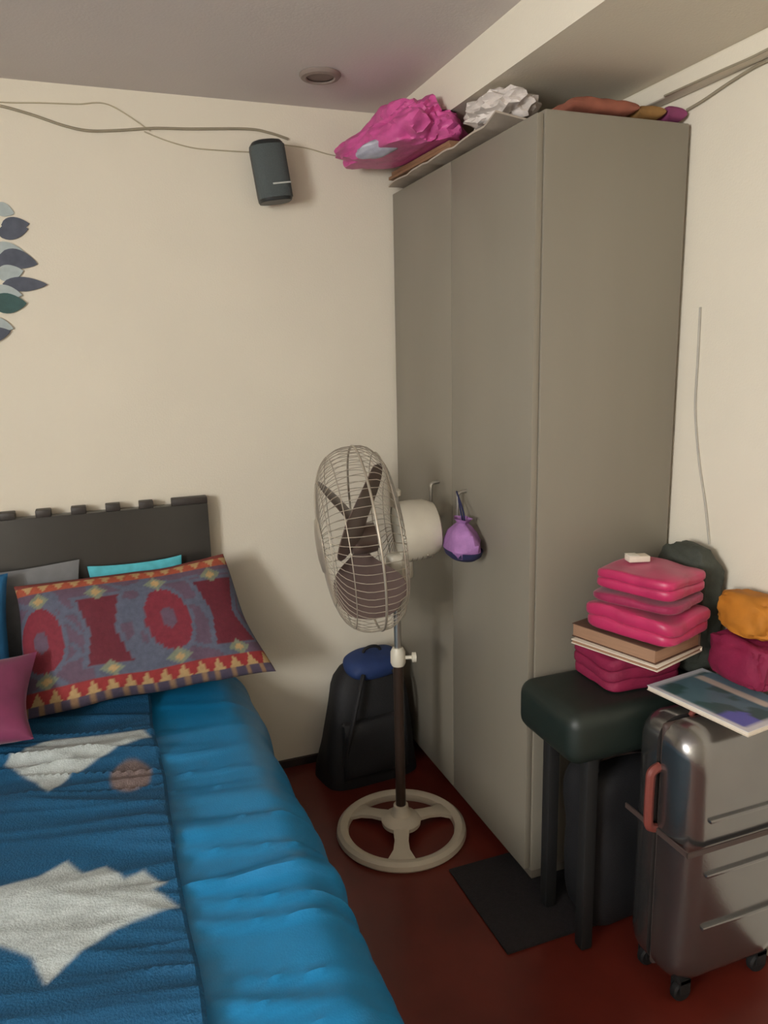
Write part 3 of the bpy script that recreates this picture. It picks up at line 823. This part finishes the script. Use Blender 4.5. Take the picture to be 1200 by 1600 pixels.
obj('bag_body', bm, 'pink_bag', pk, world_space=True)
bm = bmesh.new(); crumple(bm, (.080, .028, .014), 6.4, .12, 4, 2, Matrix.Translation(hit+Vector((-.004, -.010, .004))) @ Euler((math.radians(-50), math.radians(-14), math.radians(-30))).to_matrix().to_4x4())
obj('packet', bm, 'foil', pk, world_space=True, label='silvery grey packet tucked in its folds')
bm = bmesh.new(); crumple(bm, (.085, .125, .048), 8.8, .32, 4, 2.8, Matrix.Translation((1.080, 1.945, ZT+.066)), flat=.036)
limit_beam(bm)
tag(obj('white_plastic_bag', bm, 'white_bag'), 'crumpled whitish plastic bag next to the pink bag on the wardrobe', 'plastic bag')
def topcloth(name, material, x, y, sx, sy, h, seed, label):
    bm = bmesh.new(); cushion(bm, sx, sy, h, 4, 2.5, 30, 20, .008, seed, .05, Matrix.Translation((x, y, ZT+h*.5+.006)), freq=12)
    for v in bm.verts: v.co.z = max(v.co.z, ZT+.0005)
    tag(obj(name, bm, material), label, 'cloth')
topcloth('rust_cloth', 'rust', 1.235, 1.757, .20, .14, .036, 41, 'rust red folded cloth on the front edge of the wardrobe top')
topcloth('ochre_cloth', 'ochre', 1.375, 1.755, .085, .13, .034, 43, 'ochre cloth between the rust and violet cloths on the wardrobe')
topcloth('violet_cloth', 'violet_cloth', 1.453, 1.75, .060, .12, .036, 47, 'dull violet cloth at the wall end of the wardrobe top')

# ------------------------------------------------------------------ speaker on the back wall
sp = thing('wall_speaker', 'small dark grey satellite speaker mounted askew on the cream wall', 'speaker', (.602, WY, 2.052))
sp.rotation_euler = (0, math.radians(-8), 0)
bm = bmesh.new(); rings = []
for z, k in ((0, .92), (.006, .98), (.02, 1), (.160, 1), (.174, .96), (.182, .84), (.186, .6)):
    ring = []
    for a in range(28):
        t = 2*math.pi*a/28
        x = math.copysign(abs(math.cos(t))**.7, math.cos(t))*.055*k
        y = math.copysign(abs(math.sin(t))**.7, math.sin(t))*.050*k - .078
        ring.append(bm.verts.new((x, y, z)))
    rings.append(ring)
for A, B in zip(rings, rings[1:]):
    for k in range(28): bm.faces.new((A[k], A[(k+1) % 28], B[(k+1) % 28], B[k]))
bm.faces.new(rings[0]); bm.faces.new(rings[-1]); obj('cabinet', bm, 'black', sp)
bm = bmesh.new(); G1 = []
rows = []
for z in (.010, .168):
    row = []
    for k in range(15):
        t = math.pi+math.pi*k/14*.92+.04*math.pi
        row.append((math.copysign(abs(math.cos(t))**.7, math.cos(t))*.0565, math.copysign(abs(math.sin(t))**.7, math.sin(t))*.052-.0785))
    rows.append((z, row))
vv = {}
for zi, (z, row) in enumerate(rows):
    for k, (x, y) in enumerate(row):
        vv[zi, k, 0] = bm.verts.new((x, y, z)); vv[zi, k, 1] = bm.verts.new((x*.96, y+.002, z))
for k in range(14):
    bm.faces.new((vv[0, k, 0], vv[0, k+1, 0], vv[1, k+1, 0], vv[1, k, 0])); bm.faces.new((vv[0, k, 1], vv[1, k, 1], vv[1, k+1, 1], vv[0, k+1, 1]))
    for zi in (0, 1): bm.faces.new((vv[zi, k, 0], vv[zi, k+1, 0], vv[zi, k+1, 1], vv[zi, k, 1]))
for k in (0, 14): bm.faces.new((vv[0, k, 0], vv[1, k, 0], vv[1, k, 1], vv[0, k, 1]))
gr = obj('grille', bm, 'grille', sp)
bm = bmesh.new(); box(bm, (-.012, -.1325, .046), (.048, -.1255, .051), .001); obj('trim_strip', bm, 'silver_line', sp, label='thin silver strip')
bm = bmesh.new(); box(bm, (-.02, -.040, .07), (.02, -.0005, .13), .004); obj('wall_bracket', bm, 'black', sp)

# ------------------------------------------------------------------ ceiling light
c = Vector((.702, 2.352, CZ))
cl = thing('ceiling_light', 'small round switched-off downlight on the grey ceiling near the speaker', 'light', c)
bm = bmesh.new(); lathe(bm, [(.040, -.0005), (.062, -.0005), (.062, -.004), (.056, -.011), (.044, -.013), (.040, -.009)], 32); obj('rim', bm, 'lamp_rim', cl)
bm = bmesh.new(); lathe(bm, [(0, -.0065), (.0415, -.0065), (.0415, -.001), (0, -.001)], 32); obj('diffuser', bm, 'lamp_face', cl)

# ------------------------------------------------------------------ wall decal at the left
dc = thing('wall_decal', 'slate and teal leafy flower decal stuck on the cream wall above the bed', 'decal', (-.30, WY, 1.85))
LEAF = [0]
def leaf(x, z, L_, W_, ang, material, par):
    bm = bmesh.new(); n = 10; top, bot = [], []
    for k in range(n+1):
        t = k/n; w = W_/2*math.sin(math.pi*t**.8)**.8 if 0 < t < 1 else 0
        top.append((t*L_, w)); bot.append((t*L_, -w))
    out = top + bot[-2:0:-1]
    f = [bm.verts.new((a*math.cos(ang)-b*math.sin(ang), -.001, a*math.sin(ang)+b*math.cos(ang))) for a, b in out]
    mid = [bm.verts.new((v.co.x, -.0035, v.co.z)) for v in f]
    bm.faces.new(mid)
    for k in range(len(f)): bm.faces.new((f[k], f[(k+1) % len(f)], mid[(k+1) % len(f)], mid[k]))
    bm.faces.new(f)
    LEAF[0] += 1
    for v in bm.verts: v.co += Vector((x, -.0006*LEAF[0] if v.co.y < -.002 else 0, z))
    return obj('leaf', bm, material, par, smooth=False)
rnd = random.Random(5)
def P2(x, y): p = py(x, y, WY); return p.x+.30, p.z-1.85
for (x, y, L_, W_, a, m_) in ((-10, 322, .055, .03, -20, 'decal_pale'), (2, 352, .075, .032, 5, 'decal_dark'), (-4, 366, .085, .034, 12, 'decal_dark'), (-12, 385, .085, .03, -10, 'decal_pale'), (0, 398, .10, .042, -14, 'decal_dark'), (-20, 412, .085, .035, 6, 'decal_dark'),
        (-6, 430, .075, .036, 10, 'decal_pale'), (4, 444, .12, .032, 0, 'decal_dark'), (-12, 452, .08, .03, -12, 'decal_pale'), (-14, 474, .095, .045, 0, 'decal_teal'), (-22, 500, .075, .03, -20, 'decal_pale'), (-34, 528, .09, .035, 12, 'decal_dark')):
    X, Z = P2(x, y); leaf(X, Z, L_*1.05, W_*1.35, math.radians(a), m_, dc)
for k in range(12):
    X, Z = P2(-45, 310+k*21); leaf(X, Z, .085, .035, math.radians(180+rnd.uniform(-35, 35)), ('decal_dark', 'decal_teal', 'decal_pale')[k % 3], dc)
bm = bmesh.new(); pts = []
for y in (300, 360, 420, 480, 545):
    X, Z = P2(-28+6*math.sin(y*.03), y); pts.append((X, -.0035, Z))
tube(bm, pts, .003, 6, smooth_n=5); obj('stem', bm, 'decal_teal', dc)
for (x, y) in ((-22, 345), (-28, 408), (-26, 470)):
    X, Z = P2(x, y); 
    bm = bmesh.new(); lathe(bm, [(0, .0075), (.012, .0065), (.016, .0035), (0, .0035)], 14, Matrix.Translation((X, 0, Z)) @ Matrix.Rotation(math.radians(90), 4, 'X'))
    obj('flower_centre', bm, 'decal_pale', dc)

# ------------------------------------------------------------------ cables
def cable(name, pts, r, material, label, group=None):
    bm = bmesh.new(); tube(bm, pts, r, 8, smooth_n=8)
    return tag(obj(name, bm, material), label, 'cable', group)
def wl(p, r=.004): q = py(p[0], p[1], WY); return (q.x, WY-r-.0005, q.z)
def wr(p, r=.004): q = px(p[0], p[1], RX); return (RX-r-.0005, q.y, min(q.z, 2.190))
cable('cable', [wl(p) for p in ((-120, 158), (-40, 161), (0, 166), (50, 180), (100, 197), (140, 205), (190, 204), (240, 201), (300, 202), (385, 202), (420, 208), (450, 218))], .0042, 'cable', 'thick grey cable sagging along the top of the cream wall')
cable('cable', [wl(p, .002) for p in ((-120, 150), (0, 160), (60, 161), (120, 163), (170, 164), (235, 205))], .002, 'cable_thin', 'thin pale cable above the thick grey cable near the ceiling')
cable('cable', [wl(p, .002) for p in ((225, 206), (260, 220), (300, 231), (340, 235), (392, 238))], .002, 'cable_thin', 'thin pale cable drooping to the left side of the speaker')
cable('cable', [wl(p, .002) for p in ((440, 226), (480, 232), (520, 243), (575, 250))], .002, 'cable_thin', 'thin pale cable running from the speaker to the wardrobe top')
t0 = lambda p, r: (lambda q: (1.452-r-.0005, q.y, min(q.z, 2.23)))(px(p[0], p[1], 1.452))
cable('cable', [wr(p, .004) for p in ((1076, 172), (1100, 158), (1140, 131), (1180, 106), (1215, 86), (1300, 40))], .004, 'cable', 'grey cable running along the right wall under the corner trunking')
cable('cable', [t0(p, .003) for p in ((1040, 150), (1085, 130), (1130, 110), (1180, 88), (1230, 62), (1300, 25))], .003, 'cable', 'thin grey cable stuck along the corner trunking beside the beam')
cable('cable', [wr(p, .003) for p in ((1096, 480), (1092, 560), (1088, 640), (1094, 720), (1104, 790), (1110, 850))], .003, 'cable_white', 'white cable dangling down the right wall beside the wardrobe')
